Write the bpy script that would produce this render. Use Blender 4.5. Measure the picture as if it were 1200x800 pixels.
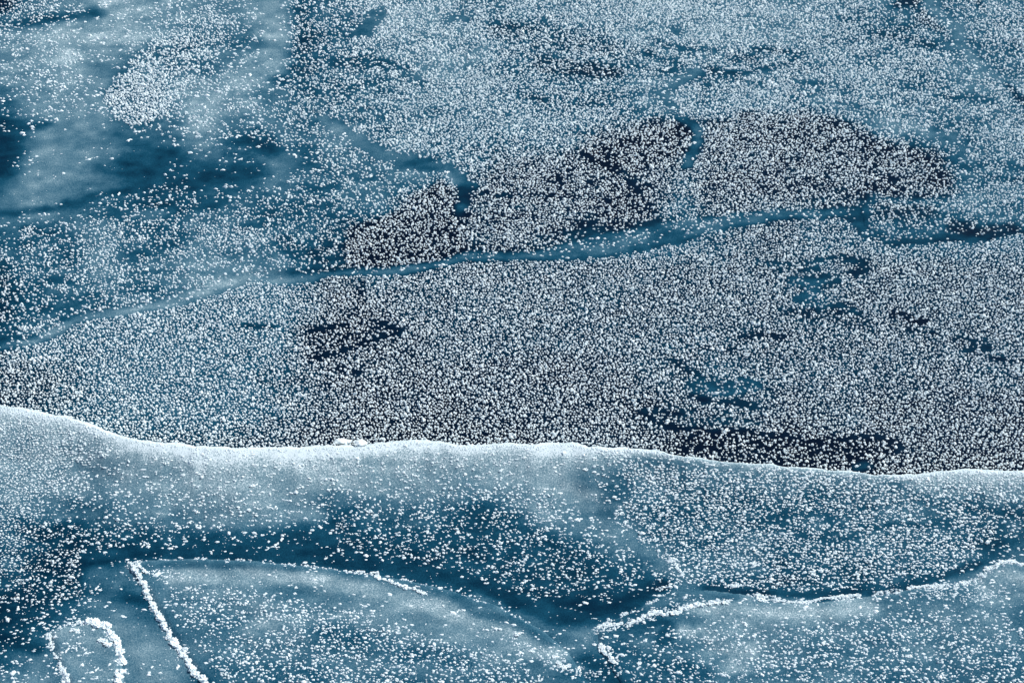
import bpy, bmesh, math, random
import numpy as np
from mathutils import Vector, noise as mnoise
random.seed(7); rng = np.random.default_rng(11)
for o in list(bpy.data.objects): bpy.data.objects.remove(o)
S = bpy.context.scene
R = math.radians

# ---------------------------------------------------------------- camera, light, exposure
CAM_H, PITCH, TH = 16.0, R(37.0), 0.225          # metres above the ice, tilt down, tan(half width)
cd = bpy.data.cameras.new('camera'); cam = bpy.data.objects.new('camera', cd)
S.collection.objects.link(cam); S.camera = cam
cam.location = (0, 0, CAM_H); cam.rotation_euler = (math.pi/2 - PITCH, 0, 0)
cd.sensor_fit = 'HORIZONTAL'; cd.angle = 2*math.atan(TH); cd.clip_start = .1; cd.clip_end = 5000

SUN_EL, SUN_AZ = R(46), R(60)                     # sun beyond the ice, right of the view axis (azimuth from +Y to +X)
w = bpy.data.worlds.new('World'); S.world = w; w.use_nodes = True
nt = w.node_tree; nt.nodes.clear()
sky = nt.nodes.new('ShaderNodeTexSky'); sky.sky_type = 'NISHITA'; sky.sun_disc = False
sky.sun_elevation = SUN_EL; sky.sun_rotation = SUN_AZ
sky.air_density = 1.0; sky.dust_density = .6; sky.ozone_density = 1.5
bg = nt.nodes.new('ShaderNodeBackground'); bg.inputs['Strength'].default_value = 0.09
wo = nt.nodes.new('ShaderNodeOutputWorld')
nt.links.new(sky.outputs[0], bg.inputs[0]); nt.links.new(bg.outputs[0], wo.inputs[0])
sd = bpy.data.lights.new('sun', 'SUN'); sd.energy = 3.1; sd.angle = R(18); sd.color = (1, .97, .88)
so = bpy.data.objects.new('sun', sd); S.collection.objects.link(so)
sv = Vector((math.sin(SUN_AZ)*math.cos(SUN_EL), math.cos(SUN_AZ)*math.cos(SUN_EL), math.sin(SUN_EL)))
so.rotation_euler = sv.to_track_quat('Z', 'Y').to_euler(); so.location = (8, 20, 18)
S.view_settings.view_transform = 'Standard'; S.view_settings.look = 'None'
S.view_settings.exposure = 0.56; S.view_settings.gamma = 1.0

# ---------------------------------------------------------------- plan coordinates <-> picture coordinates (1200 x 800)
cp, sp = math.cos(PITCH), math.sin(PITCH)
def unproj(u, v, z):
    u, v, z = np.asarray(u, float), np.asarray(v, float), np.asarray(z, float)
    a = (u-600)/600*TH; b = (400-v)/600*TH
    dy = cp + b*sp; dz = -sp + b*cp
    t = (z-CAM_H)/dz
    return np.stack([a*t, dy*t, z + 0*t], -1)
def proj(x, y, z):
    zz = z-CAM_H
    d = y*cp - zz*sp
    return 600 + x/d/TH*600, 400 - (y*sp + zz*cp)/d/TH*600, d

# ---------------------------------------------------------------- noise
_tab = rng.random((256, 256))
def vnoise(x, y, s=0):
    x = np.asarray(x, float)+s*17.13; y = np.asarray(y, float)+s*31.7
    xi, yi = np.floor(x).astype(int), np.floor(y).astype(int)
    fx, fy = x-xi, y-yi
    fx = fx*fx*(3-2*fx); fy = fy*fy*(3-2*fy)
    g = lambda a, b: _tab[a % 256, b % 256]
    return (g(xi, yi)*(1-fx)+g(xi+1, yi)*fx)*(1-fy) + (g(xi, yi+1)*(1-fx)+g(xi+1, yi+1)*fx)*fy
def fbm(x, y, s=0, o=4):
    r = 0; a = .5; tot = 0
    for k in range(o):
        r = r + a*vnoise(x*2**k, y*2**k, s+k*3); tot += a; a *= .55
    return r/tot
def sstep(a, b, x):
    t = np.clip((x-a)/(b-a), 0, 1); return t*t*(3-2*t)

# ---------------------------------------------------------------- plan maps: how milky the ice is, how thick the frost flowers stand
STEP = 2.0; U0, U1, V0, V1 = -160, 1360, -100, 900
gu = np.arange(U0, U1+.1, STEP); gv = np.arange(V0, V1+.1, STEP)
GU, GV = np.meshgrid(gu, gv)
def grid_map(rows, v_first, cell=40):
    A = np.array([[float(c) for c in r.replace(' ', '')] for r in rows])
    assert A.shape[1] == 31, [len(r.replace(' ', '')) for r in rows]
    x = np.clip(GU/cell, 0, 29.999); y = np.clip((GV-v_first)/cell, 0, len(rows)-1.001)
    xi, yi = x.astype(int), y.astype(int); fx, fy = x-xi, y-yi
    fx = fx*fx*(3-2*fx); fy = fy*fy*(3-2*fy)
    return ((A[yi, xi]*(1-fx)+A[yi, xi+1]*fx)*(1-fy)+(A[yi+1, xi]*(1-fx)+A[yi+1, xi+1]*fx)*fy)/9
def blur(a, r):
    n = int(round(r/STEP))
    if n < 1: return a
    for _ in range(2):
        for ax in (0, 1):
            p = np.pad(a, [(n+1, n) if i == ax else (0, 0) for i in (0, 1)], mode='edge')
            c = np.cumsum(p, axis=ax)
            a = (np.take(c, range(2*n+1, c.shape[ax]), ax) - np.take(c, range(0, c.shape[ax]-2*n-1), ax))/(2*n+1)
    return a
def inside(pts, X=None, Y=None):
    X = GU if X is None else X; Y = GV if Y is None else Y
    c = np.zeros(X.shape, bool)
    for (x0, y0), (x1, y1) in zip(pts, pts[1:]+pts[:1]):
        if y0 == y1: continue
        c ^= ((Y < y0) != (Y < y1)) & (X < (x1-x0)*(Y-y0)/(y1-y0)+x0)
    return c
def pdist(pts, X=None, Y=None, sy=1.5):
    """distance to a polyline, across the view counted once and along the view sy times"""
    X = GU if X is None else X; Y = GV if Y is None else Y
    d = np.full(X.shape, 1e9)
    for (x0, y0), (x1, y1) in zip(pts, pts[1:]):
        dx, dy = x1-x0, (y1-y0)*sy; L = dx*dx+dy*dy+1e-9
        t = np.clip(((X-x0)*dx+(Y-y0)*sy*dy)/L, 0, 1)
        d = np.minimum(d, np.hypot(X-x0-t*dx, (Y-y0)*sy-t*dy))
    return d
def fill(A, pts, val, f=6, k=1.0):
    m = blur(inside(pts).astype(float), f)*k
    return A*(1-m)+val/9*m
def stroke(A, pts, wd, val, f=.5, k=1.0):
    m = (1-sstep(wd*(1-f), wd*(1+f), pdist(pts)))*k
    return A*(1-m)+val/9*m
CREST = [(-400,462),(-200,466),(-100,470),(0,476),(30,480),(60,487),(90,492),(110,500),(130,508),(150,514),(180,519),(210,521),(240,524),(280,526),(320,525),(350,525),(385,523),(400,523),(425,523),(440,521),(460,518),(500,517),(525,519),(545,523),(570,521),(590,519),(610,521),(630,522),(650,519),(670,519),(690,524),(720,525),(740,526),(760,527),(790,533),(820,539),(860,543),(900,545),(930,548),(960,551),(990,554),(1030,557),(1060,558),(1090,556),(1110,552),(1140,551),(1170,552),(1200,553),(1300,556),(1400,552),(1600,556)]
_cx, _cy = [p[0] for p in CREST], [p[1] for p in CREST]
def crest(u): return np.interp(u, _cx, _cy) + (fbm(u/9., 0*u, 5, 3)-.5)*4.0
LOW = [(-400,470),(-160,435),(0,410),(20,407),(50,400),(75,390),(90,378),(110,373),(135,370),(160,367),(185,363),(215,357),(240,350),(262,342),(280,335),(297,326),(312,330),(325,333),(345,333),(370,330),(400,322),(440,323),(480,321),(510,315),(540,308),(580,306),(630,307),(680,304),(720,301),(760,292),(800,284),(830,273),(850,268),(880,266),(900,261),(930,258),(960,256),(985,257),(1000,262),(1006,274),(1020,281),(1045,289),(1080,286),(1110,283),(1150,283),(1175,276),(1200,272),(1400,262),(1600,255)]
UPP = [(-400,455),(-160,422),(0,402),(40,395),(70,380),(95,368),(130,362),(160,358),(190,350),(220,341),(250,328),(280,322),(320,319),(360,321),(400,316),(430,315),(470,312),(500,308),(530,300),(550,294),(580,296),(620,294),(660,287),(680,282),(700,275),(750,268),(780,260),(820,255),(860,250),(900,246),(960,244),(1000,243),(1010,246),(1012,262),(1022,272),(1045,281),(1080,279),(1110,275),(1150,274),(1175,267),(1200,262),(1400,252),(1600,245)]
low_y = lambda u: np.interp(u, [p[0] for p in LOW], [p[1] for p in LOW])
upp_y = lambda u: np.interp(u, [p[0] for p in UPP], [p[1] for p in UPP])

# --- far ice, refrozen crack and black ice field
M = grid_map([
'3567766674 4666555556 6666655346 5','6677765563 4666544566 6666544464 4','6676566663 4456544445 4444555455 5',
'4666567654 4555554446 6555555555 5','2665446454 6554444432 3222356645 5','2666434464 4564322223 3222222255 5',
'5654334444 4421222222 4222342254 4','4445445444 3112223455 4322334444 4','3445456653 2322222222 2222322222 2',
'2344544443 1122222222 2222322222 2','3444444442 1112222222 2222222222 2','2234444432 1111111112 2322222222 2',
'1234444432 1010111111 2221221111 1','1123333221 0000001111 1110011111 1','1111111111 0000000000 0000000000 0'], 0)
D = grid_map([
'4642234424 6877777889 9987784467 7','3332366425 5887767888 8887876637 7','3442577325 6678877667 7667888866 7',
'2332873436 6778888886 8888888877 7','1111123344 4888888877 8888766678 8','0100121225 6546888777 8888888757 7',
'0013444456 6576888877 8888657677 7','3556666776 6787887332 3377685443 4','6666555334 6888999999 9999868999 9',
'5436899998 6799999999 9998589999 9','3899999987 6789999999 9987878789 9','9999999988 8889988998 6688999999 9',
'9999999989 9999988997 7888999999 9','9999999999 9999999999 9999999999 9','9999999999 9999999999 9999999999 9'], 0)
# clusters, clear leads and dark windows
patch = [(125,118),(130,135),(155,142),(165,147),(185,140),(205,130),(212,125),(203,112),(196,103),(210,92),(226,84),(250,88),(262,80),(240,66),(236,50),(215,38),(195,48),(170,55),(155,65),(148,75),(150,84),(135,92),(126,105)]
D = fill(D, patch, 7, 3); M = fill(M, patch, 4.6, 4)
M = fill(M, [(125,112),(130,135),(165,148),(190,138),(205,128),(195,105),(170,95),(140,95)], 4, 4); D = fill(D, [(125,112),(130,135),(165,148),(190,138),(205,128),(195,105),(170,95),(140,95)], 8.6, 3); D = stroke(D, [(215,85),(240,60),(262,35),(250,12)], 14, 6, .8, .7)
D = fill(D, [(0,165),(60,150),(130,150),(200,165),(240,180),(330,190),(400,205),(360,212),(250,212),(160,222),(90,235),(0,248),(-160,255),(-160,140)], .6, 8, .85)
M = stroke(M, [(120,195),(180,205),(230,205),(300,200)], 16, 2.6, .9, .7)
M = stroke(M, [(-60,150),(-10,155),(10,175),(0,200)], 26, 2.4, .9, .75)
M = stroke(M, [(25,148),(50,145)], 10, 2.4, .9, .8)
M = stroke(M, [(0,250),(60,243),(110,230),(180,222)], 6, 2.8, .9, .8)
M = stroke(M, [(30,220),(70,195),(110,170)], 26, 6, .8, .5)
M = stroke(M, [(300,160),(320,175)], 14, 2.4, .8, .8); D = stroke(D, [(300,175),(345,190),(365,180)], 12, 1, .7, .8)
M = stroke(M, [(352,5),(350,30),(356,50),(345,72)], 11, 2.6, .9, .8); M = stroke(M, [(322,95),(335,90),(345,82)], 9, 2.2, .8, .8)
M = stroke(M, [(310,15),(322,40),(325,70),(300,90),(260,108),(200,120)], 18, 6.6, .9, .5); D = stroke(D, [(318,25),(325,60),(305,85),(280,98)], 12, 1.2, .7, .8)
M = stroke(M, [(215,55),(255,45),(300,50)], 12, 3.2, .8, .55)
M = stroke(M, [(0,5),(5,0)], 12, 1.5, .8); M = stroke(M, [(-40,28),(20,28),(60,22),(110,15)], 9, 3, .8, .8)
for pts, wd, m, d in [
    ([(430,38),(445,14)], 9, 5, 1), ([(418,42),(425,38)], 6, 4.6, 1.5), ([(380,70),(440,72),(475,78)], 5, 3, 3.5),
    ([(510,20),(545,22),(538,32)], 7, 6, 3.2), ([(495,78),(530,80),(570,60)], 8, 6, 4.5), ([(480,88),(490,96)], 8, 4.6, 2.5),
    ([(590,35),(640,42),(700,50),(730,62)], 18, 2.6, 6.5), ([(640,78),(690,80),(720,85)], 16, 2.2, 6.2), ([(610,110),(650,118),(700,120)], 9, 3, 5.5),
    ([(760,45),(800,60),(830,62)], 6, 3.6, 4.5), ([(785,35),(798,38)], 5, 5, 2), ([(820,78),(860,88),(895,82),(925,72),(938,64),(915,58),(880,56)], 5, 2.6, 3),
    ([(860,68),(880,75)], 14, 3, 6), ([(755,60),(800,78)], 6, 3, 4), ([(720,78),(790,82),(820,90)], 5, 3, 3.5),
    ([(818,84),(800,92),(785,100)], 7, 6, 1.5), ([(790,94),(776,108),(780,120),(790,132)], 7, 5.4, 1.5),
    ([(935,98),(960,96)], 5, 3.4, 3), ([(1020,40),(1055,45),(1090,52)], 6, 2.8, 4.5), ([(1055,5),(1075,2)], 9, 1.4, 3),
    ([(1080,20),(1100,34),(1115,44)], 10, 2, 6), ([(1092,2),(1105,20),(1120,36),(1126,50)], 9, 6, 2), ([(1134,62),(1150,75),(1148,86)], 8, 6, 2.5),
    ([(1155,85),(1175,92),(1190,96)], 8, 6, 4.2), ([(1120,85),(1135,100),(1145,108)], 14, 5.5, 5), ([(1100,112),(1140,115),(1165,122)], 6, 3, 4.5),
    ([(1140,50),(1175,50)], 4, 3, 4), ([(1180,100),(1190,112),(1200,122)], 5, 1.6, 4), ([(1145,0),(1150,8)], 6, 2, 5),
    ([(1050,122),(1095,121)], 4, 3, 4.5), ([(955,118),(1000,130),(1030,145)], 10, 6, 6), ([(1020,146),(1060,150),(1100,160),(1120,168)], 10, 6.4, 4.5),
    ([(1110,155),(1128,175),(1136,205)], 9, 5.5, 4.2), ([(1125,215),(1150,245),(1190,262)], 13, 5.6, 6), ([(1150,190),(1180,195)], 7, 3.6, 5.5),
    ([(1155,208),(1200,212)], 5, 3, 5), ([(120,245),(170,252),(200,247)], 6, 4.6, 2.2), ([(30,268),(60,272)], 7, 2.4, 4),
    ([(240,232),(270,230),(310,228)], 6, 4, 2.5), ([(435,200),(450,215),(420,225)], 22, 5, 4.5), ([(370,300),(400,305),(392,312)], 8, 2.2, 3.5),
    ([(330,285),(360,300)], 12, 2.8, 4.8)]:
    M = stroke(M, pts, wd, m, .6, .85); D = stroke(D, pts, wd, d, .4, .9)
blackA = [(405,312),(404,290),(412,272),(425,262),(445,252),(470,243),(492,230),(500,220),(515,213),(532,220),(546,240),(553,256),(551,280),(545,296),(520,306),(480,312),(440,315)]
M = fill(M, blackA, 0, 5); D = fill(D, blackA, 7.2, 5)
M = fill(M, [(560,205),(620,190),(690,165),(760,146),(800,140),(820,155),(818,180),(800,195),(760,235),(790,250),(740,262),(700,275),(640,290),(560,290),(555,250)], 1.2, 16)
blackB = [(690,168),(730,157),(770,147),(800,143),(818,155),(812,178),(798,190),(765,196),(745,208),(752,225),(760,242),(748,262),(720,272),(700,262),(712,240),(705,215),(690,195)]
M = fill(M, blackB, .5, 8); D = fill(D, blackB, 6.8, 8)
D = stroke(D, [(675,176),(700,190),(740,205)], 5, 4, .5); D = stroke(D, [(738,212),(748,230),(752,245)], 8, 3.5, .6)
D = stroke(D, [(555,226),(620,228),(680,230)], 3, 4, .6)
M = fill(M, [(828,152),(860,141),(900,134),(940,132),(980,139),(1010,152),(1050,166),(1090,176),(1118,195),(1124,215),(1112,234),(1060,232),(1020,236),(1000,243),(940,241),(880,243),(835,250),(822,220),(818,190)], 1.3, 14)
M = stroke(M, [(880,140),(940,140),(985,150),(1040,172),(1090,190),(1100,215)], 12, .6, .9, .7)
D = stroke(D, [(1020,178),(1060,186),(1100,212)], 12, 6.5, .8); D = stroke(D, [(1010,200),(1050,212)], 4, 3.5, .5); D = stroke(D, [(1075,230),(1110,232)], 4, 4, .5)
curl = [(380,140),(400,153),(420,165),(450,181),(480,190)]
M = stroke(M, curl, 9, 6, .7); D = stroke(D, curl, 9, .8, .5)
M = stroke(M, [(470,193),(495,192),(520,197),(536,206),(545,218)], 7, 4.2, .7); D = stroke(D, [(470,193),(495,192),(520,197),(536,206),(547,220),(545,238),(538,249)], 8, .4, .45)
M = stroke(M, [(522,205),(534,214)], 5, 5.8, .8); M = stroke(M, [(547,222),(549,234),(540,249)], 8, 1.4, .6); M = stroke(M, [(545,240),(548,242)], 6, 3.4, .8)
M = stroke(M, [(798,138),(812,146),(821,156),(820,168),(812,180),(806,194)], 6, 3.6, .5); D = stroke(D, [(795,136),(812,146),(821,156),(820,168),(812,180),(806,194)], 6, 1, .4)
M = stroke(M, [(816,148),(824,156)], 5, 5, .8)
# the refrozen crack
wob = (fbm(GU/14, GV/9, 60, 3)-.5)*4
lo, up = low_y(GU)+wob, upp_y(GU)+wob
band = sstep(-2.5, 2.5, GV-up)*(1-sstep(-1.2, 1.2, GV-lo))
lm = np.interp(GU, [0,60,140,260,330,400,470,560,640,740,800,850,960,1050,1200], [4.2,5.6,6,6,5.4,4.6,4.2,4.4,4,5,4.2,4.8,3.6,2.8,2.6])/9
mid = (GV-up)/np.maximum(lo-up, 1); lm = lm + .13*np.exp(-((mid-.5)/.22)**2)*(fbm(GU/40, GV/14, 70)-.25)*2.5
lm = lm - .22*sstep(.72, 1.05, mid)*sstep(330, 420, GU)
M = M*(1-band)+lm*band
ld = np.interp(GU, [0,200,300,330,460,600,700,1000,1100,1200], [2.6,3.6,3,2,1.8,2.2,3,3.4,1.2,1])/9*sstep(.05,.5,1.05-mid+.3*(fbm(GU/22,GV/8,9)-.5))
nm = sstep(-1, 1, GV-lo)*np.interp(GU, [0, 700, 850, 980, 1040], [1, 1, .6, .6, 1])*sstep(560, 400, GV)
D = D*(1-nm)+np.maximum(D, .97)*nm
D = D*(1-band)+ld*band
D = stroke(D, [(1130,262),(1150,270),(1185,268)], 12, 3.5, .6); M = stroke(M, [(1120,264),(1150,272),(1185,268)], 12, 1.6, .6)
D = stroke(D, [(1012,240),(1008,256),(1014,272)], 5, .8, .4); M = stroke(M, [(1018,242),(1010,256),(1016,272)], 6, 3.2, .6)
M = stroke(M, [(1020,232),(1060,236),(1120,240)], 6, 4.5, .7, .8)
# windows in the black ice field
D = fill(D, [(360,384),(400,378),(440,377),(472,385),(455,393),(420,405),(380,418),(360,423)], 6.2, 3); M = fill(M, [(355,380),(440,375),(475,384),(420,408),(380,425),(355,425)], .5, 6)
for pts, wd, m, d in [
    ([(272,381),(300,382),(322,383)], 3.2, 2.6, 1.2), ([(362,388),(382,384),(405,380)], 3, .8, .5), ([(436,377),(455,382),(470,386),(462,391)], 3.6, .8, .6),
    ([(455,393),(430,402),(400,412),(362,422)], 3.6, .6, .8), ([(400,432),(420,436)], 5, .4, 3.5), ([(424,332),(422,345)], 5, .8, 3.5),
    ([(890,307),(930,310),(960,305),(990,303)], 5, 2.6, 4.2), ([(905,318),(960,315)], 3, 2.6, 3), ([(992,304),(1010,308),(1012,317),(998,321)], 6, 1.8, .4),
    ([(975,322),(950,326),(925,327)], 3.5, 2.4, 1.8), ([(932,332),(960,332),(945,347),(935,350)], 8, 3.8, 2.4), ([(935,352),(960,355)], 4, 3.4, 1.6),
    ([(965,336),(985,328)], 4, 2.6, 3), ([(975,358),(990,362),(1002,366)], 5, 2.8, 2.4), ([(930,365),(990,372),(1010,378)], 10, 1.6, 6),
    ([(1050,368),(1070,374),(1080,376)], 7, .6, 3.4), ([(1060,385),(1100,393)], 3, 1.2, 2.6), ([(1120,396),(1150,399)], 3.5, 2, 2),
    ([(1132,410),(1142,407),(1155,408)], 7, 1.4, .9), ([(1160,418),(1180,422),(1200,424)], 3, 1, 1.4), ([(870,395),(900,392),(915,396)], 6, 1.4, 3),
    ([(820,408),(862,410)], 3.5, 1.4, 2.2), ([(790,424),(806,434),(830,444)], 6, 1.6, 2.6), ([(815,452),(840,456),(880,450)], 13, 3.4, 4.6),
    ([(840,470),(870,474),(890,478)], 6, 1.8, 2.6), ([(810,464),(830,470)], 5, 1.2, 1.5), ([(900,458),(905,466)], 4, 1.6, 2),
    ([(750,484),(775,496),(800,503),(840,506),(870,505)], 4, .8, 1.4), ([(748,484),(775,482),(800,486)], 3, .8, 3), ([(790,492),(850,494),(890,496)], 6, 2.2, 5.5),
    ([(870,506),(905,510),(940,517),(985,516),(1000,512)], 3.6, .7, .6), ([(1005,511),(1030,512),(1054,520),(1050,530)], 4.2, 1, .8)]:
    M = stroke(M, pts, wd*1.1, m, .4, .95); D = stroke(D, pts, wd*1.05, d*.9, .3, .92)
pk = [(800,506),(870,510),(905,514),(945,520),(1000,516),(1050,522),(1040,542),(1012,560),(940,552),(880,550),(830,540),(760,532)]
D = fill(D, pk, 5.6, 4); M = fill(M, pk, 0, 4); M = stroke(M, [(1005,548),(1015,545)], 8, 2.4, .6); D = stroke(D, [(1000,538),(1012,548)], 6, 2, .6)
M_far, D_far = M, D

# --- snowy bank in front (maps start at the crest)
M = grid_map([
'9999999999 9999999999 9999999999 9','8788999999 8888889988 7777777777 7','6676778888 8777777756 5555555677 7',
'4545566674 4555456654 4444445544 4','3323333333 3333334464 4454444443 4','3224577765 4433333334 5443334456 6',
'2345455677 6566543445 6777666666 6','3555566666 6656665545 5765565555 5','5656564555 5555556444 4555554444 4'], 480)
D = grid_map([
'7753222222 2222223444 6666666666 6','8776234223 3233321475 7888887766 6','8873343423 4344441137 8888888767 7',
'9544435533 3555566227 8776578875 5','9456532221 2234555536 7788888874 2','5663022111 0112454322 4555546533 2',
'3431146665 2111110013 3221233444 3','2210025666 7653222135 5345666655 6','3230036677 7777643226 6556666666 7'], 480)
rightfield = [(690,526),(705,538),(728,552),(742,572),(738,585),(720,598),(717,611),(740,622),(752,632),(775,652),(790,668),(808,684),(850,686),(900,690),(960,690),(1020,686),(1080,676),(1112,664),(1140,646),(1158,628),(1162,615),(1130,600),(1150,590),(1250,585),(1400,580),(1400,520),(1000,520),(690,500)]
D = fill(D, rightfield, 8.8, 2, .8); M = stroke(M, [(750,540),(800,545),(860,548)], 12, 5, .8, .8)
D = stroke(D, [(745,532),(790,540),(840,546),(880,548)], 7, 2.5, .7)
for pts, wd, m, d in [
    ([(920,602),(960,600),(980,615),(960,632),(1000,628)], 8, 3.4, 3), ([(900,605),(940,625)], 8, 3.6, 4), ([(1015,618),(1050,613),(1095,616)], 4, 3.2, 2),
    ([(1090,600),(1110,615),(1105,622)], 7, 4, 2), ([(800,600),(830,612)], 8, 3.4, 5), ([(1160,600),(1200,605)], 8, 3, 4.5),
    ([(880,652),(910,645),(930,650)], 7, 4.8, 5), ([(1050,572),(1090,590),(1150,592)], 8, 4, 5)]:
    M = stroke(M, pts, wd, m, .6, .85); D = stroke(D, pts, wd, d, .5, .8)
M = stroke(M, [(600,535),(650,560),(640,590),(680,560)], 28, 7.4, .8, .6); M = stroke(M, [(330,560),(350,600),(370,605)], 16, 6.8, .8, .7)
M = stroke(M, [(690,560),(735,575),(720,595)], 16, 4.6, .8, .7); M = stroke(M, [(640,590),(690,610),(740,630),(780,660)], 14, 6, .8, .7); D = stroke(D, [(655,560),(690,590),(712,610),(738,634),(772,664)], 9, .8, .4, .9)
M = stroke(M, [(390,580),(440,592),(520,600)], 12, 4, .8, .6)
dark = [(385,600),(440,612),(500,615),(560,590),(600,600),(640,630),(700,650),(760,680),(740,690),(640,700),(560,670),(480,655),(400,650)]
M = fill(M, dark, 2.9, 12, .8); D = fill(D, [(380,600),(460,585),(560,585),(640,600),(700,640),(760,670),(740,690),(640,700),(560,670),(480,650),(400,640)], 4.9, 8, .8)
D = stroke(D, [(240,600),(300,615),(330,635)], 14, 2.2, .8, .6)
M = stroke(M, [(150,600),(190,590)], 16, 6, .8, .6); M = stroke(M, [(60,590),(75,600)], 12, 5.8, .8, .7); D = stroke(D, [(60,590),(80,600)], 10, .8, .6)
M = stroke(M, [(80,545),(120,550),(150,540)], 14, 5.8, .8, .6); D = stroke(D, [(90,550),(125,545),(150,530)], 10, 1.2, .7, .8)
M = stroke(M, [(20,610),(60,630),(80,660),(60,700),(20,720)], 18, 2.4, .8, .7); M = stroke(M, [(-10,560),(10,600),(12,660)], 12, 4.4, .8, .8); D = stroke(D, [(-40,560),(5,600),(8,650)], 14, 9, .5)
M = fill(M, [(-160,470),(0,478),(120,510),(110,540),(60,560),(40,600),(-160,640)], 6, 12, .7)
trough = [(105,655),(150,647),(200,648),(300,650),(400,659),(480,668),(530,678),(580,694),(620,712),(670,722),(710,716),(750,702)]
M = stroke(M, trough, 13, 2.8, .7); D = stroke(D, trough, 10, .15, .5)
M = stroke(M, [(640,700),(690,712),(740,698),(775,686)], 12, 2.2, .7); M = stroke(M, [(830,690),(880,694),(950,697),(1030,692),(1100,675),(1140,660)], 8, 2.8, .6); D = stroke(D, [(800,690),(880,695),(950,699),(1030,694),(1100,682),(1140,668),(1165,650)], 7, .5, .5)
D = stroke(D, [(120,670),(160,700),(190,760),(215,800),(160,800)], 20, .3, .6); M = stroke(M, [(140,735),(170,755),(185,790)], 26, 6.2, .8); M = stroke(M, [(600,770),(650,800),(700,830)], 22, 5, .8); M = stroke(M, [(560,700),(640,735),(690,745)], 8, 5, .8); M = stroke(M, [(150,700),(172,705)], 9, 3, .8); M = stroke(M, [(120,670),(140,690)], 12, 4.2, .8, .7)
D = fill(D, [(118,650),(100,715),(50,728),(0,725),(0,735),(60,740),(110,722)], 1.2, 3, .6)
M = stroke(M, [(0,745),(40,760)], 12, 2, .8, .7); M = stroke(M, [(690,775),(720,795)], 12, 2.8, .8, .8)
M_bank, D_bank = M, D

# --- raised ice plates on the bank
plateA = [(146,664),(152,657),(175,655),(230,653),(300,656),(380,664),(430,671),(480,679),(530,691),(580,707),(610,722),(640,740),(668,764),(690,800),(700,880),(285,880),(245,806),(228,786),(212,762),(198,740),(184,715),(172,693),(158,677)]
plateR = [(698,738),(712,728),(730,720),(760,706),(795,692),(830,690),(862,694),(885,697),(900,704),(950,706),(1000,700),(1050,693),(1070,688),(1120,686),(1145,678),(1160,664),(1180,657),(1200,660),(1360,650),(1360,890),(800,890),(735,860),(725,800),(712,780),(700,758)]
plateS = [(57,740),(70,733),(92,732),(104,724),(122,729),(134,745),(142,768),(146,790),(150,850),(95,870),(78,800),(66,775),(60,755)]
M = grid_map([
'6666666666 6666666666 6666666666 6','6666666666 6666666666 6666666666 6','6666666666 6666666666 6666666666 6',
'6666666666 6666666666 6666666666 6','5555555555 5555555555 5555555555 5','5555566655 5555555554 5566665556 6',
'5555555566 6666655444 4666665566 5','5565555555 5566665545 5675555655 5','5565654444 5545555444 4555554444 4'], 480)
D = D_bank*1.0
D = fill(D, [(150,655),(300,656),(480,679),(610,722),(690,800),(700,880),(640,880),(640,800),(610,774),(560,758),(500,745),(480,733),(440,720),(400,711),(340,701),(300,691),(260,686),(200,687),(185,690),(150,664)], .9, 2)
D = fill(D, [(195,688),(260,687),(300,692),(340,702),(400,712),(440,721),(480,734),(500,746),(560,759),(610,775),(640,800),(660,880),(285,880),(262,800),(248,770),(232,750),(213,730),(200,705)], 6.2, 2)
D = stroke(D, [(230,745),(262,755),(290,735),(330,735)], 8, 3.6, .7, .8); D = stroke(D, [(175,690),(200,730),(235,780),(255,810)], 10, .8, .5)
M = stroke(M, [(200,674),(300,672),(370,680),(440,694),(520,714),(590,740),(650,768)], 13, 7.2, .8); M = stroke(M, [(170,662),(300,661),(400,668),(500,687),(580,712)], 6, 4.4, .8, .8)
M = stroke(M, [(250,700),(300,705),(340,730),(300,740)], 18, 6.2, .8, .7); M = stroke(M, [(380,740),(450,760),(540,775)], 18, 4, .9, .8); M = stroke(M, [(560,690),(590,715)], 10, 6, .8, .6)
M = stroke(M, [(530,700),(560,718),(600,726),(640,752)], 7, 4.2, .8, .7)
D = fill(D, [(700,738),(735,722),(800,712),(870,706),(960,715),(1060,712),(1120,700),(1200,690),(1200,720),(1100,716),(1040,725),(960,735),(900,732),(840,735),(780,735),(745,760),(720,760)], 2.2, 4)
D = fill(D, [(740,775),(775,748),(820,738),(900,738),(960,728),(1060,722),(1110,715),(1200,730),(1360,740),(1360,890),(760,890)], 5.8, 4, .8)
D = stroke(D, [(800,760),(840,770),(860,780)], 12, 3.2, .7); D = stroke(D, [(740,738),(780,730),(820,728)], 8, .8, .7)
M = stroke(M, [(810,712),(860,712),(910,718),(960,718),(1020,714)], 13, 7.3, .8); M = stroke(M, [(770,730),(790,735),(850,745),(870,760),(860,780)], 14, 6.6, .8)
M = stroke(M, [(760,712),(800,700),(860,699)], 7, 5, .8); M = stroke(M, [(740,740),(765,728),(780,730),(775,750)], 10, 3.2, .8); M = stroke(M, [(740,765),(770,770),(820,790)], 14, 3.4, .9, .8)
M = stroke(M, [(1150,680),(1180,672),(1200,680)], 12, 6.6, .8); M = stroke(M, [(1090,712),(1140,725)], 10, 5.8, .8)
D = stroke(D, [(900,770),(960,760),(1100,770),(1180,780)], 18, 7, .8, .7)
M = fill(M, plateS, 6.3, 3); D = fill(D, plateS, 1.6, 3)
M_plate, D_plate = M, D

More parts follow.
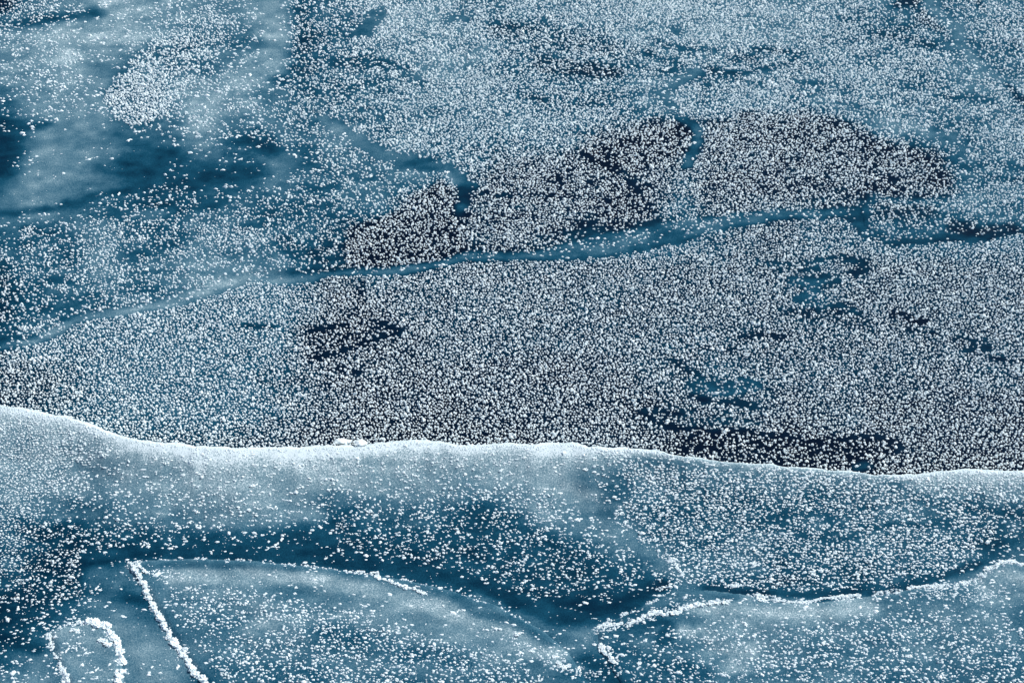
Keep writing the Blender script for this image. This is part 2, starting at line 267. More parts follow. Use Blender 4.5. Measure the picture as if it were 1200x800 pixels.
# fine structure of the maps: drifting wisps, seen as streaks across the view
wx = (fbm(GU/38, GV/26, 1, 4)-.5)*22; wy = (fbm(GU/38, GV/26, 21, 4)-.5)*11
wx2 = (fbm(GU/9, GV/6, 41, 3)-.5)*9; wy2 = (fbm(GU/9, GV/6, 51, 3)-.5)*4.5
def sample(A, u, v):
    x = np.clip((u-U0)/STEP, 0, len(gu)-1.001); y = np.clip((v-V0)/STEP, 0, len(gv)-1.001)
    xi, yi = x.astype(int), y.astype(int); fx, fy = x-xi, y-yi
    return (A[yi, xi]*(1-fx)+A[yi, xi+1]*fx)*(1-fy)+(A[yi+1, xi]*(1-fx)+A[yi+1, xi+1]*fx)*fy
def warped(A, k): return sample(A, GU+(wx+wx2)*k, GV+(wy+wy2)*k)
wisp = fbm(GU/38+GV/40, GV/11, 80, 4); fine = fbm(GU/13, GV/6, 90, 4)
kf = .22+.5*sstep(0, 60, upp_y(GU)-GV)
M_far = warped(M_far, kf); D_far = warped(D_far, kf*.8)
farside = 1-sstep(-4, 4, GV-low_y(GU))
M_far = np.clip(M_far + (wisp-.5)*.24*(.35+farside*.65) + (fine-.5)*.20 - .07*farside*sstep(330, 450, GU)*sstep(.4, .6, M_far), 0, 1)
D_far = D_far - farside*sstep(.47, .33, wisp)*.22 + (fine-.5)*.26*farside
M_bank = np.clip(warped(M_bank, .7) + (wisp-.5)*.22 + (fine-.5)*.10, 0, 1); D_bank = warped(D_bank, .3) + (fine-.5)*.25; M_bank = M_bank + .03*sstep(640, 540, GV)*sstep(700, 640, GU); M_bank = np.where(M_bank > .68, .68+(M_bank-.68)*.6, M_bank)
M_plate = np.clip(warped(M_plate, .5) + (wisp-.5)*.18 + (fine-.5)*.12, 0, 1); D_plate = warped(D_plate, .3) + (fine-.5)*.22
CR = crest(GU)
rimw = np.exp(-np.clip(GV-CR, 0, 999)/8.0)*(.7+.9*(fbm(GU/30, GV/15, 66)-.2))
M_bank = np.clip(M_bank + rimw*np.interp(GU, [0,650,760,900,1100,1200], [.35,.35,.25,.25,.3,.3]), 0, 1)
D_bank = D_bank*sstep(0, 14, GV-CR + 10*(GU > 690) + 8*(GU < 120))

# ---------------------------------------------------------------- heights (metres)
def z_far(u, v):
    wob = (fbm(u/14, v/9, 60, 3)-.5)*4
    b = sstep(-6, 3, v-upp_y(u)-wob)*(1-sstep(-1.5, 1.5, v-low_y(u)-wob))
    return -.02*b + (fbm(u/60, v/40, 33, 3)-.5)*.03
def z_bank(u, v):
    t = np.maximum(v-crest(u), 0)
    return .34*np.exp(-(t/75)**1.25) + (fbm(u/80, v/45, 34, 3)-.5)*.07*sstep(0, 60, t) + .02
def plate_lift(pts, u, v, h=.022, wd=10.):
    ins = inside(pts, u, v); d = pdist(pts+pts[:1], u, v)
    return np.where(ins, h*sstep(-1, wd, d)*(.8+.4*fbm(u/20, v/12, 7)) - .008*(d < 1.2), -.03), ins, d
PLATES = [plateA, plateR, plateS]
def surface(u, v):
    """height and kind (0 far ice, 1 bank, 2.. plates) of the topmost ice seen at a plan position"""
    near = v > crest(u)
    z = np.where(near, z_bank(u, v), z_far(u, v)); kind = near.astype(int)
    for i, p in enumerate(PLATES):
        l, ins, d = plate_lift(p, u, v)
        z = np.where(ins & near, z_bank(u, v)+np.maximum(l, 0), z); kind = np.where(ins & near, 2+i, kind)
    return z, kind

# ---------------------------------------------------------------- materials
def newmat(name):
    m = bpy.data.materials.new(name); m.use_nodes = True
    t = m.node_tree; t.nodes.clear(); return m, t, t.nodes, t.links
def ice_material():
    m, t, n, l = newmat('lake_ice')
    out = n.new('ShaderNodeOutputMaterial'); b = n.new('ShaderNodeBsdfPrincipled'); l.new(b.outputs[0], out.inputs[0])
    at = n.new('ShaderNodeAttribute'); at.attribute_name = 'milkiness'
    tc = n.new('ShaderNodeTexCoord')
    def nz(scale, detail, st=(1, 1, 1)):
        mp = n.new('ShaderNodeMapping'); mp.inputs['Scale'].default_value = st; l.new(tc.outputs['Object'], mp.inputs[0])
        x = n.new('ShaderNodeTexNoise'); x.inputs['Scale'].default_value = scale; x.inputs['Detail'].default_value = detail
        x.inputs['Roughness'].default_value = .65; l.new(mp.outputs[0], x.inputs['Vector']); return x.outputs['Fac']
    def mth(op, a, b_, c=None):
        x = n.new('ShaderNodeMath'); x.operation = op
        for i, s in enumerate((a, b_, c)):
            if s is None: continue
            if isinstance(s, (int, float)): x.inputs[i].default_value = s
            else: l.new(s, x.inputs[i])
        return x.outputs[0]
    big = nz(5, 6, (.85, 1.1, 1)); grain = nz(75, 3, (1, .7, 1)); mist = nz(1.1, 6, (.7, 1.2, 1))
    k = mth('MULTIPLY_ADD', mth('SUBTRACT', big, .5), .30, at.outputs['Fac'])
    k = mth('MULTIPLY_ADD', mth('SUBTRACT', mist, .5), .16, k)
    gk = mth('MULTIPLY', mth('SUBTRACT', grain, .5), mth('MULTIPLY_ADD', at.outputs['Fac'], .9, .05))
    k = mth('ADD', k, gk)
    r = n.new('ShaderNodeValToRGB'); r.color_ramp.interpolation = 'LINEAR'; e = r.color_ramp.elements
    stops = ICE_STOPS
    e[0].position = stops[0][0]; e[0].color = (*stops[0][1], 1); e[1].position = stops[-1][0]; e[1].color = (*stops[-1][1], 1)
    for p, c in stops[1:-1]:
        q = e.new(p); q.color = (*c, 1)
    l.new(k, r.inputs[0]); l.new(r.outputs[0], b.inputs['Base Color'])
    rr = n.new('ShaderNodeMapRange'); rr.inputs[1].default_value = 0; rr.inputs[2].default_value = .6; rr.inputs[3].default_value = .45; rr.inputs[4].default_value = .8
    l.new(k, rr.inputs[0]); l.new(rr.outputs[0], b.inputs['Roughness'])
    b.inputs['Specular IOR Level'].default_value = .05; b.inputs['IOR'].default_value = 1.31
    bp = n.new('ShaderNodeBump'); bp.inputs['Strength'].default_value = .25; bp.inputs['Distance'].default_value = .02
    l.new(mth('ADD', big, mth('MULTIPLY', grain, .5)), bp.inputs['Height']); l.new(bp.outputs[0], b.inputs['Normal'])
    return m
ICE_STOPS = [(0, (.0003, .0048, .0155)), (.12, (.0005, .010, .027)), (.25, (.0008, .024, .050)), (.42, (.0055, .060, .106)),
             (.58, (.046, .127, .182)), (.72, (.122, .217, .268)), (.86, (.27, .375, .415)), (1, (.72, .81, .83))]
def frost_material():
    m, t, n, l = newmat('white_frost')
    out = n.new('ShaderNodeOutputMaterial'); b = n.new('ShaderNodeBsdfPrincipled'); l.new(b.outputs[0], out.inputs[0])
    tc = n.new('ShaderNodeTexCoord'); x = n.new('ShaderNodeTexNoise'); x.inputs['Scale'].default_value = 45; l.new(tc.outputs['Object'], x.inputs['Vector'])
    r = n.new('ShaderNodeValToRGB'); e = r.color_ramp.elements
    e[0].position = .3; e[0].color = (.80, .90, .91, 1); e[1].position = .6; e[1].color = (.90, .96, .96, 1)
    l.new(x.outputs['Fac'], r.inputs[0]); l.new(r.outputs[0], b.inputs['Base Color'])
    b.inputs['Roughness'].default_value = .9; b.inputs['Specular IOR Level'].default_value = .15
    tr = n.new('ShaderNodeBsdfTranslucent'); tr.inputs['Color'].default_value = (.88, .93, .94, 1)
    mx = n.new('ShaderNodeMixShader'); mx.inputs[0].default_value = .08
    l.new(b.outputs[0], mx.inputs[1]); l.new(tr.outputs[0], mx.inputs[2]); l.new(mx.outputs[0], out.inputs[0])
    return m
ICE, FROST = ice_material(), frost_material()

# ---------------------------------------------------------------- mesh helpers
def mesh_np(name, V, F, attrs=None, smooth=True, mat=None):
    V = np.asarray(V, np.float32); F = np.asarray(F, np.int32); k = F.shape[1]
    me = bpy.data.meshes.new(name); me.vertices.add(len(V)); me.vertices.foreach_set('co', V.ravel())
    me.loops.add(F.size); me.loops.foreach_set('vertex_index', F.ravel())
    me.polygons.add(len(F)); me.polygons.foreach_set('loop_start', np.arange(0, F.size, k, dtype=np.int32))
    me.polygons.foreach_set('use_smooth', np.full(len(F), smooth))
    for a, val in (attrs or {}).items():
        at = me.attributes.new(a, 'FLOAT', 'POINT'); at.data.foreach_set('value', np.asarray(val, np.float32))
    me.update(calc_edges=True)
    if mat: me.materials.append(mat)
    return me
def link(name, me, parent=None, **props):
    o = bpy.data.objects.new(name, me); S.collection.objects.link(o)
    if parent: o.parent = parent
    for a, b in props.items(): o[a] = b
    return o
def submesh(V, F, keep, extra):
    F = F[keep]; ids, inv = np.unique(F, return_inverse=True)
    return V[ids], inv.reshape(F.shape), {k: a[ids] for k, a in extra.items()}

# ---------------------------------------------------------------- the setting: lake ice in three zones, the snowy bank
hu = np.arange(-150, 1351, 3.0); hv = np.arange(-95, 640, 2.5)
HU, HV = np.meshgrid(hu, hv); nr, nc = HU.shape
P = unproj(HU, HV, z_far(HU, HV)).reshape(-1, 3)
idx = np.arange(nr*nc).reshape(nr, nc)
Fq = np.stack([idx[1:, :-1], idx[1:, 1:], idx[:-1, 1:], idx[:-1, :-1]], -1).reshape(-1, 4)
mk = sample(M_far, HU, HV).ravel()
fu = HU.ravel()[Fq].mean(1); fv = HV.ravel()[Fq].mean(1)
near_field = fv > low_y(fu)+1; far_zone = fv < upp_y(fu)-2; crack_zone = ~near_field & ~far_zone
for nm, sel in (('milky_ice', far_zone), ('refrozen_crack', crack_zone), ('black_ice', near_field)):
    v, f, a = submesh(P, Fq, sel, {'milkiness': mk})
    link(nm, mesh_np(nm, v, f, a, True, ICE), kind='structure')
# wide frozen lake beneath and around, out to the horizon
bm = bmesh.new(); ring = [bm.verts.new((x, y, -.18)) for x, y in ((-2500, -400), (2500, -400), (2500, 4000), (-2500, 4000))]; bm.faces.new(ring)
me = bpy.data.meshes.new('frozen_lake'); bm.to_mesh(me); bm.free(); me.materials.append(ICE)
at = me.attributes.new('milkiness', 'FLOAT', 'POINT'); at.data.foreach_set('value', [.5]*4)
link('frozen_lake', me, kind='structure')

# bank: rows follow the crest, with a rounded back that drops to the black ice behind
nb = 130
tt = np.linspace(0, 1, nb)**1.15
BU = np.tile(hu, (nb, 1)); c0 = crest(hu)
BV = c0[None, :]+.3 + tt[:, None]*(895-c0[None, :])
Zb = z_bank(BU, BV)
front = unproj(BU, BV, Zb)
back = []
for s, dz in ((.34, -.45), (.27, -.30), (.17, -.15), (.10, -.06), (.045, -.018)):
    q = front[0].copy(); q[:, 1] += s*(1+.3*(vnoise(hu/12, 0*hu, 4)-.5)); q[:, 2] += dz; back.append(q)
BP = np.concatenate([np.array(back), front], 0); n1 = BP.shape[0]
bmk = np.concatenate([np.full((5, len(hu)), .97), sample(M_bank, BU, BV)], 0).ravel()
idx = np.arange(n1*nc).reshape(n1, nc)
Fb = np.stack([idx[1:, :-1], idx[1:, 1:], idx[:-1, 1:], idx[:-1, :-1]], -1).reshape(-1, 4)
link('snow_bank', mesh_np('snow_bank', BP.reshape(-1, 3), Fb, {'milkiness': bmk}, True, ICE), kind='structure')

# raised plates: things that lie on the bank
labels = ['long triangular plate of pale raised ice with a white frosted left edge', 'wide plate of raised ice in front of the thick frost field, edged with crusted frost',
          'small rounded plate of raised ice with a thick white rim, at the lower left corner']
for i, (pts, lab) in enumerate(zip(PLATES, labels)):
    us = [p[0] for p in pts]; vs = [p[1] for p in pts]
    pu = np.arange(max(min(us)-3, -150), min(max(us)+3, 1350), 1.8 if i != 1 else 2.4); pv = np.arange(min(vs)-3, min(max(vs)+3, 893), 1.8)
    PU, PV = np.meshgrid(pu, pv); l, ins, d = plate_lift(pts, PU, PV)
    VP = unproj(PU, PV, z_bank(PU, PV)+l).reshape(-1, 3); r_, c_ = PU.shape
    ix = np.arange(r_*c_).reshape(r_, c_)
    F = np.stack([ix[1:, :-1], ix[1:, 1:], ix[:-1, 1:], ix[:-1, :-1]], -1).reshape(-1, 4)
    keep = ins.ravel()[F].any(1)
    mkp = sample(M_plate, PU, PV) + .22*np.exp(-d/2.2)*(fbm(PU/6, PV/4, 3)-.2)*2
    v, f, a = submesh(VP, F, keep, {'milkiness': np.clip(mkp, 0, 1).ravel()})
    o = link('ice_plate', mesh_np('ice_plate', v, f, a, True, ICE), label=lab, category='ice plate')

# ---------------------------------------------------------------- frost flowers: jagged little domes of crystals
def flower_template(k, coarse=False):
    """unit radius, base at z=0; one tuft or two or three grown together"""
    rg = np.random.default_rng(100+k); V = []; F = []
    nl = (1, 1, 2, 1, 2, 1)[k % 6] if not coarse else 1
    for j in range(nl):
        a0 = rg.random()*6.28; off = np.array([0, 0]) if nl == 1 else np.array([math.cos(a0), math.sin(a0)])*(.45+.35*rg.random())
        sc = 1.0 if nl == 1 else .62+.2*rg.random(); n_ = 5
        b = len(V); V.append((off[0]+.4*(rg.random()-.5), off[1]+.4*(rg.random()-.5), sc*(.75+.5*rg.random())))
        for i in range(n_):
            a = (i+.6*rg.random())/n_*6.283; r = sc*(.35+.4*rg.random()); V.append((off[0]+r*math.cos(a), off[1]+r*math.sin(a), sc*(.45+.55*rg.random())))
        for i in range(n_):
            a = (i+.5+.5*rg.random())/n_*6.283; r = sc*(.6+.75*rg.random()); V.append((off[0]+r*math.cos(a), off[1]+r*math.sin(a), -.12+.3*rg.random()**3))
        for i in range(n_):
            i2 = (i+1) % n_
            F += [(b, b+1+i, b+1+i2), (b+1+i, b+1+n_+i, b+1+i2), (b+1+i2, b+1+n_+i, b+1+n_+i2)]
    return np.array(V), np.array(F)
TPL = [flower_template(k) for k in range(24)]
rg = np.random.default_rng(3)
def crumb(k):
    g = np.random.default_rng(500+k); a = np.arange(4)/4*6.283+g.random(); r = .6+.6*g.random(4)
    V = [(0, 0, .8)]+[(r[i]*math.cos(a[i]), r[i]*math.sin(a[i]), -.05) for i in range(4)]
    return np.array(V), np.array([(0, i+1, (i+1) % 4+1) for i in range(4)])
CRM = [crumb(k) for k in range(6)]

# candidate spots on a jittered lattice laid on the ice
SX, SY = .0325, .0415
ys = np.arange(9, 33, SY)
xs = np.arange(-8.6, 8.6, SX)
X, Y = np.meshgrid(xs, ys); X = X + (np.arange(len(ys))[:, None] % 2)*SX/2
X = (X + (rg.random(X.shape)-.5)*SX*.8).ravel(); Y = (Y + (rg.random(Y.shape)-.5)*SY*.8).ravel()
U, Vv, dist = proj(X, Y, 0*X)
ok = (U > -90) & (U < 1290) & (Vv > -60) & (Vv < 850)
U, Vv, X, Y = U[ok], Vv[ok], X[ok], Y[ok]
def densities(u, v, kind):
    return np.where(kind == 0, sample(D_far, u, v), np.where(kind == 1, sample(D_bank, u, v), sample(D_plate, u, v)))
z, kind = surface(U, Vv)
hid = (kind > 0) & (Vv < crest(U)+26)                       # black ice hidden behind the bank also carries flowers
dn = densities(U, Vv, kind)
pick = rg.random(len(U))*.8 + vnoise(U/7.5, Vv/4., 12)*.2
pick = np.argsort(np.argsort(pick))/len(pick)
prob = np.interp(dn, [0, .1, .3, .5, .7, .85, 1], [0, .06, .26, .47, .72, .9, .98])*np.where(kind == 0, 1, .86)
prob = prob + .35*(kind == 1)*sstep(150, 60, U+.35*(Vv-500))*sstep(670, 590, Vv)*sstep(0, 20, Vv-crest(U))
sel = (pick < prob) & (dn > .01)
pos = unproj(U[sel], Vv[sel], z[sel]); fu_, fv_, fk, fd = U[sel], Vv[sel], kind[sel], dn[sel]
hs = hid & (rg.random(len(U)) < .85)
hp = np.stack([X[hs], Y[hs], z_far(U[hs], Vv[hs])], -1)
N = len(pos)
size = .0134*np.exp(rg.normal(0, .22, N))
sparse = sstep(.55, .1, fd)
size *= 1 + sparse*rg.normal(-.05, .25, N)
size = np.where(fk == 0, size*(1+.10*sstep(300, 60, fv_)), size*.94)
bigp = inside(patch, fu_, fv_); size = np.where(bigp, size*1.12, size)
fluff = (fk == 1)*sstep(140, 60, fu_+.35*(fv_-500))*sstep(720, 660, fv_); size = size*(1-.22*fluff)
size = np.clip(size, .006, .028)
tall = rg.uniform(.8, 1.35, N)*np.where(fk == 0, 1.0, .72)*(1-.4*sparse)
wide = 1+(.5*sparse+.45*(fk > 0))*rg.random(N)+.15*sparse
rot = rg.random(N)*6.283
print('tris', 0, 'flowers', N, 'hidden', len(hp))

def scatter(tpls, P_, size, tall, wide, rot, which):
    Vs, Fs = [], []; base = 0
    for k, (tv, tf) in enumerate(tpls):
        m = which == k; n_ = m.sum()
        if not n_: continue
        c, s = np.cos(rot[m])[:, None], np.sin(rot[m])[:, None]
        x = tv[None, :, 0]; y = tv[None, :, 1]; zz = tv[None, :, 2]
        sx = size[m][:, None]
        V = np.stack([(x*c-y*s)*sx*wide[m][:, None], (x*s+y*c)*sx, zz*sx*tall[m][:, None]+0*c], -1) + P_[m][:, None, :]
        F = tf[None]+(base+np.arange(n_)*len(tv))[:, None, None]
        Vs.append(V.reshape(-1, 3)); Fs.append(F.reshape(-1, 3)); base += n_*len(tv)
    return np.concatenate(Vs), np.concatenate(Fs)
which = rg.integers(0, 24, N)
_, _, dd = proj(pos[:, 0], pos[:, 1], pos[:, 2])
apparent = size*wide/dd*(1+.35*np.isin(which % 6, (2, 4)))
inframe = (fu_ > 8) & (fu_ < 1192) & (fv_ > 8) & (fv_ < 792)
order = np.argsort(-np.where(inframe, apparent, 0)); solo = order[:300]
rest = np.ones(N, bool); rest[solo] = False
Hn = len(hp)
allP = np.concatenate([pos[rest], hp]); A = lambda a, b: np.concatenate([a[rest], b])
V, F = scatter(TPL, allP, A(size, np.full(Hn, .014)), A(tall, np.full(Hn, 1.)), A(wide, np.ones(Hn)), A(rot, rg.random(Hn)*6), A(which, rg.integers(0, 24, Hn)))
link('frost_flower_field', mesh_np('frost_flower_field', V, F, None, False, FROST), kind='stuff', label='countless small white frost flowers spread over the whole frozen lake', category='frost flowers')
# the 300 largest, one by one
fm = [mesh_np('frost_flower', tv, tf, None, False, FROST) for tv, tf in TPL]
def place_words(u, v, k):
    if k == 2:
        return 'on the triangular plate, ' + ('beside its left frost ridge' if u < 290 else 'left of centre' if u < 400 else 'right of centre' if u < 510 else 'near its right end')
    if k == 3:
        return 'on the wide plate, ' + ('near its left tip' if u < 800 else 'left part' if u < 920 else 'middle' if u < 1020 else 'right part' if u < 1110 else 'right corner')
    if k == 4: return 'on the small rimmed plate'
    if k == 1:
        if u < 330: return ('above the small rimmed plate' if v > 650 and u < 150 else 'on the left slope above the plates' if v > 570 else 'just under the left crest')
        if u < 745: return 'in the dark blue hollow, ' + ('left part' if u < 450 else 'middle' if u < 600 else 'right part')
        return 'in the right slope field, ' + ('left part' if u < 860 else 'left of centre' if u < 980 else 'right of centre' if u < 1090 else 'right part') + (', near the crest' if v < 610 else ', near its lower edge')
    if v < 160 and u < 300: return 'in the bright tuft cluster at the upper left'
    return 'on flat ice behind the bank, ' + ('far left' if u < 300 else 'left of centre' if u < 600 else 'right of centre' if u < 900 else 'far right')
NB = np.stack([fu_, fv_*1.6], -1)
for i in solo:
    near_ = int((np.hypot(*(NB-NB[i]).T) < 13).sum())-1
    crowd = 'lone' if near_ <= 2 else 'spaced' if near_ <= 5 else 'crowded'
    form = ('single', 'single', 'twin', 'single', 'twin', 'single')[which[i] % 6] + '-tuft'
    o = link('frost_flower', fm[which[i]]); o.location = pos[i]; o.rotation_euler = (0, 0, rot[i])
    o.scale = (size[i]*wide[i], size[i], size[i]*tall[i])
    pw = place_words(fu_[i], fv_[i], fk[i])
    o['label'] = crowd+' '+form+' frost flower '+pw; o['category'] = 'frost flower'; o['group'] = crowd+' '+form+' frost flowers '+pw

# crumbs of frost between the flowers and along the plate edges
nC = 110000
cu = rg.uniform(-60, 1260, nC); cv = rg.uniform(-30, 830, nC)
z2, k2 = surface(cu, cv); d2 = densities(cu, cv, k2)
keep = rg.random(nC) < np.clip(.12+d2*.9, 0, .8)*(.12+.7*(k2 > 0)+.45*(cv < 330)*(cu < 420))*.8*(vnoise(cu/9, cv/5, 77) > .33)
keep |= (cu < 150) & (k2 == 1) & (cv < 700) & (rg.random(nC) < .9*sstep(150, 50, cu+.4*(cv-480)))
cu, cv, z2 = cu[keep], cv[keep], z2[keep]; cs = rg.uniform(.0035, .0085, len(cu))
eu, ev, es = [], [], []
def along(pts, n, spread, s0, s1):
    L = np.array(pts, float); seg = np.hypot(*(L[1:]-L[:-1]).T); c = np.concatenate([[0], np.cumsum(seg)])
    t = rg.random(n)*c[-1]; x = np.interp(t, c, L[:, 0]); y = np.interp(t, c, L[:, 1])
    m = vnoise(x/11, y/7, 5) > .38
    eu.append((x+rg.normal(0, spread, n))[m]); ev.append((y+rg.normal(0, spread*.6, n))[m]); es.append(rg.uniform(s0, s1, n)[m])
along([(150,660),(175,656),(230,654),(300,657),(380,665),(430,672),(480,680),(530,692),(580,708),(620,730)], 260, 1.6, .007, .016)
along([(440,674),(400,669)], 30, 1.5, .01, .02); along([(150,662),(165,668),(190,675),(215,672)], 120, 6, .007, .014)
along([(158,672),(180,710),(205,755),(245,806)], 220, 3, .007, .015)
along([(700,736),(712,728),(730,720),(760,706),(795,692),(830,690)], 200, 1.6, .007, .017); along([(770,690),(800,685),(806,692)], 50, 2, .01, .018)
along([(698,738),(735,731),(770,718),(800,712),(856,703)], 260, 4, .007, .016)
along([(840,687),(865,685),(880,690)], 60, 2, .008, .018)
along([(880,697),(930,705),(960,704),(1010,698),(1050,693),(1105,686),(1140,682),(1160,666),(1180,657),(1200,662)], 620, 3.2, .007, .019)
along([(1060,695),(1110,693),(1140,700),(1200,690)], 300, 8, .006, .013)
along([(57,738),(75,733),(100,728),(122,730),(135,748),(145,790)], 200, 3, .008, .018); along([(57,740),(64,770),(80,800)], 130, 3, .008, .017); along([(90,735),(88,750),(95,765)], 60, 6, .008, .014)
along([(640,765),(680,790),(720,790),(730,775)], 120, 8, .007, .014); along([(570,740),(620,760),(660,785)], 90, 9, .008, .016)
along([(777,645),(792,662),(800,672)], 40, 1, .012, .018)
cx = [p[0] for p in CREST if 0 <= p[0] <= 1200]; along([(a, b+3) for a, b in CREST if -60 < a < 1300], 700, 1.6, .006, .014)
eu = np.concatenate(eu); ev = np.concatenate(ev); es = np.concatenate(es); ev = np.maximum(ev, crest(eu)+.5)
z3, _ = surface(eu, ev)
CU, CV, CZ, CS = np.concatenate([cu, eu]), np.concatenate([cv, ev]), np.concatenate([z2, z3]), np.concatenate([cs, es])
n_ = len(CU); print('crumbs', n_)
V, F = scatter(CRM, unproj(CU, CV, CZ), CS, np.full(n_, 1.), 1+.6*rg.random(n_), rg.random(n_)*6.28, rg.integers(0, 6, n_))
link('frost_crumbs', mesh_np('frost_crumbs', V, F, None, False, FROST), kind='stuff', label='fine white crumbs of frost sprinkled between the flowers and along the plate edges', category='frost crumbs')

# ---------------------------------------------------------------- crusts of frost on the plate edges: ridges made of clumps
def clump_mesh(k, sub):
    bm = bmesh.new(); bmesh.ops.create_icosphere(bm, subdivisions=sub, radius=1)
    off = Vector((k*7.1, k*3.3, k*1.7))
    for v in bm.verts:
        p = v.co.copy(); d = 1 + .6*mnoise.noise(p*1.3+off) + .55*mnoise.noise(p*3.2+off) + .4*mnoise.noise(p*7+off)
        v.co = p*max(d, .35)
    me = bpy.data.meshes.new('frost_clump'); bm.to_mesh(me); bm.free(); me.materials.append(FROST)
    for p in me.polygons: p.use_smooth = False
    return me
CL3 = [clump_mesh(k, 3) for k in range(8)]
def ridge(pts, r0, r1, lab, name='frost_ridge', cat='frost ridge', gap=.85, loose=.6):
    L = np.array(pts, float); seg = np.hypot(*(L[1:]-L[:-1]).T); c = np.concatenate([[0], np.cumsum(seg)])
    z0, _ = surface(L[:1, 0], L[:1, 1]); base = unproj(L[0, 0], L[0, 1], z0[0])
    root = bpy.data.objects.new(name, None); S.collection.objects.link(root); root.location = base; root.empty_display_size = .05
    root['label'] = lab; root['category'] = cat
    t = 0.0
    while t <= c[-1]:
        f = t/max(c[-1], 1); r = (r0+(r1-r0)*f)*random.uniform(.35, 1.05)*(.78 if r0 < 2.9 else .88)
        if r0 < 2.5 and vnoise(t/7.+len(lab), 3.3) < .36: t += 2.2; continue
        for q in range(random.choice((1, 2, 2))):
            u = float(np.interp(t, c, L[:, 0]))+random.gauss(0, r*loose); v = float(np.interp(t, c, L[:, 1]))+random.gauss(0, r*loose*.7)
            rr = r*(1 if q == 0 else random.uniform(.4, .7))
            z_, _ = surface(np.array([u]), np.array([v])); p = unproj(u, v, z_[0]); s = rr*TH*float(np.linalg.norm(p-np.array([0, 0, CAM_H])))/600
            o = bpy.data.objects.new('frost_clump', random.choice(CL3)); S.collection.objects.link(o); o.parent = root
            o.location = (p[0]-base[0], p[1]-base[1], p[2]-base[2]+s*.25); o.scale = (s*random.uniform(.9, 1.6), s*random.uniform(.8, 1.3), s*random.uniform(.45, .85)); o.rotation_euler = (random.uniform(-.3, .3), random.uniform(-.3, .3), random.uniform(0, 6.28))
        t += max(r*gap, 1.2)
ridge([(152,659),(158,667),(165,678)], 2.6, 3.4, 'short double crust of frost at the pointed upper left tip of the triangular plate')
ridge([(160,661),(168,667),(174,672)], 2.6, 2.2, 'small flat crust of frost just inside the tip of the triangular plate')
ridge([(167,682),(172,692),(178,708),(186,722),(195,738),(204,752),(213,764),(222,780),(232,792),(245,804),(256,822)], 3.2, 4.2, 'long thick white frost ridge running down the left edge of the triangular plate')
ridge([(105,727),(116,731),(124,733),(130,742),(137,755),(141,768),(143,778)], 4.2, 4, 'thick curved white frost rim on the right edge of the small rounded plate')
ridge([(139,788),(140,796),(142,806)], 3.4, 3.4, 'short white frost lump run at the bottom of the small plate, right side')
ridge([(85,738),(94,741)], 2.6, 2.4, 'small frost crust on the top edge of the small rounded plate')
ridge([(118,748),(128,757)], 3, 2.4, 'ragged frost crust just inside the thick rim of the small plate')
ridge([(57,742),(60,752),(63,765),(70,777),(78,790),(82,800)], 1.9, 2.4, 'thin white frost rim on the left edge of the small rounded plate')
ridge([(441,675),(455,681),(470,686),(483,690),(497,695)], 2.3, 2.6, 'slim isolated white frost ridge on the far edge of the triangular plate')
ridge([(405,668),(420,669),(445,671)], 1.3, 1.6, 'faint line of frost lumps left of the slim isolated ridge')
ridge([(700,735),(715,731),(735,731),(750,726),(760,719),(770,716),(778,720)], 2.3, 2.9, 'bent white frost ridge at the pointed left end of the wide plate')
ridge([(790,718),(805,711),(830,707),(857,703)], 2.9, 2.4, 'straight white frost ridge right of the bent ridge on the wide plate')
ridge([(876,697),(886,699),(896,704)], 2.4, 3.2, 'knobbly frost clump where the wide plate meets the thick frost field')
ridge([(905,702),(920,705),(945,707),(958,702),(972,700),(1010,697)], 1.7, 2.1, 'thin broken frost ridge along the middle of the wide plate edge')
ridge([(1048,697),(1056,692),(1070,688),(1086,686),(1106,686)], 1.7, 1.9, 'thin scalloped frost ridge on the right part of the wide plate edge')
ridge([(1118,690),(1130,688),(1140,689)], 2, 2.6, 'small frost crust on the wide plate, between the scalloped ridge and the right corner')
ridge([(1153,668),(1163,664),(1172,660),(1182,657),(1200,662)], 2, 2.6, 'white frost ridge at the far right corner of the wide plate')
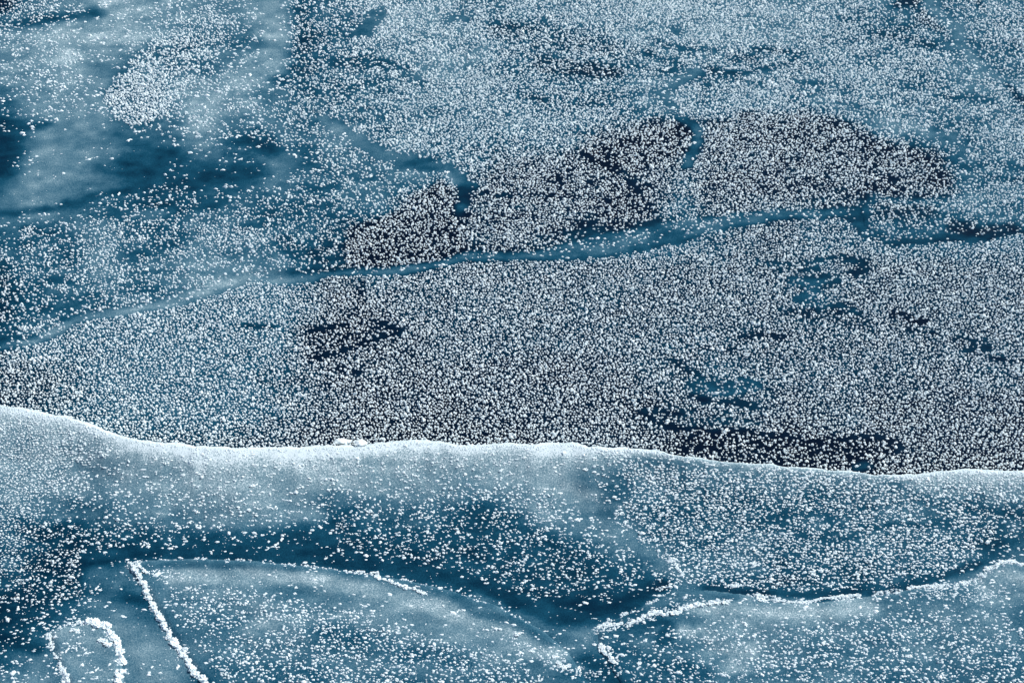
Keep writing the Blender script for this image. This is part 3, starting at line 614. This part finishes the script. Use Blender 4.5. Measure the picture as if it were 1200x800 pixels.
ridge([(699,755),(706,760),(713,768),(722,777)], 2.8, 3.2, 'short slanting white frost ridge in the gap between the two big plates')
ridge([(648,769),(654,775),(660,783),(668,778)], 2.4, 2.4, 'loose heap of white frost near the right end of the triangular plate', 'frost_heap', 'frost heap', loose=.9)
ridge([(604,743),(613,741)], 2.6, 2.6, 'small white frost heap on the upper right of the triangular plate', 'frost_heap', 'frost heap', loose=.8)
ridge([(622,761),(625,764)], 2.6, 2.2, 'single round frost lump below the small heap on the triangular plate', 'frost_heap', 'frost heap')
ridge([(575,734),(588,738)], 1.6, 1.6, 'row of tiny frost lumps left of the small heap', 'frost_heap', 'frost heap')
ridge([(198,749),(202,752)], 1, 1, 'tiny frost lump beside the long thick ridge', 'frost_heap', 'frost heap')
# slab of snow lying on the crest
def snow_slab(u0, u1, v, lab, h=.07, dep=.16):
    z_, _ = surface(np.array([(u0+u1)/2.]), np.array([float(v)])); c = unproj((u0+u1)/2, v, z_[0]); hw = float(unproj(u1, v, z_[0])[0]-unproj(u0, v, z_[0])[0])/2
    bm = bmesh.new(); bmesh.ops.create_cube(bm, size=2); bmesh.ops.subdivide_edges(bm, edges=bm.edges[:], cuts=5, use_grid_fill=True)
    for q in bm.verts:
        p = q.co; rr = (abs(p.x)**2.6+abs(p.y)**2.6+abs(p.z)**2.6)**(1/2.6); p /= rr
        tx = (p.x+1)/2; prof = .35+.65*math.sin(math.pi*min(1, tx*1.15+.22))
        q.co = Vector((p.x*hw, p.y*dep*(1-.3*tx), p.z*h*prof)) + mnoise.noise_vector(Vector((p.x*3+u0, p.y*2, p.z*2)))*.02
    me = bpy.data.meshes.new('snow_slab'); bm.to_mesh(me); bm.free(); me.materials.append(FROST)
    for f in me.polygons: f.use_smooth = True
    o = link('snow_slab', me, label=lab, category='snow slab'); o.location = (c[0], c[1]+.05, c[2]+h*.35)
snow_slab(391, 413, 521, 'flat white slab of snow perched on the crest of the snow bank', .020, .05)
snow_slab(416, 430, 523, 'small snow lump on the crest, touching the right end of the flat slab', .018, .06)
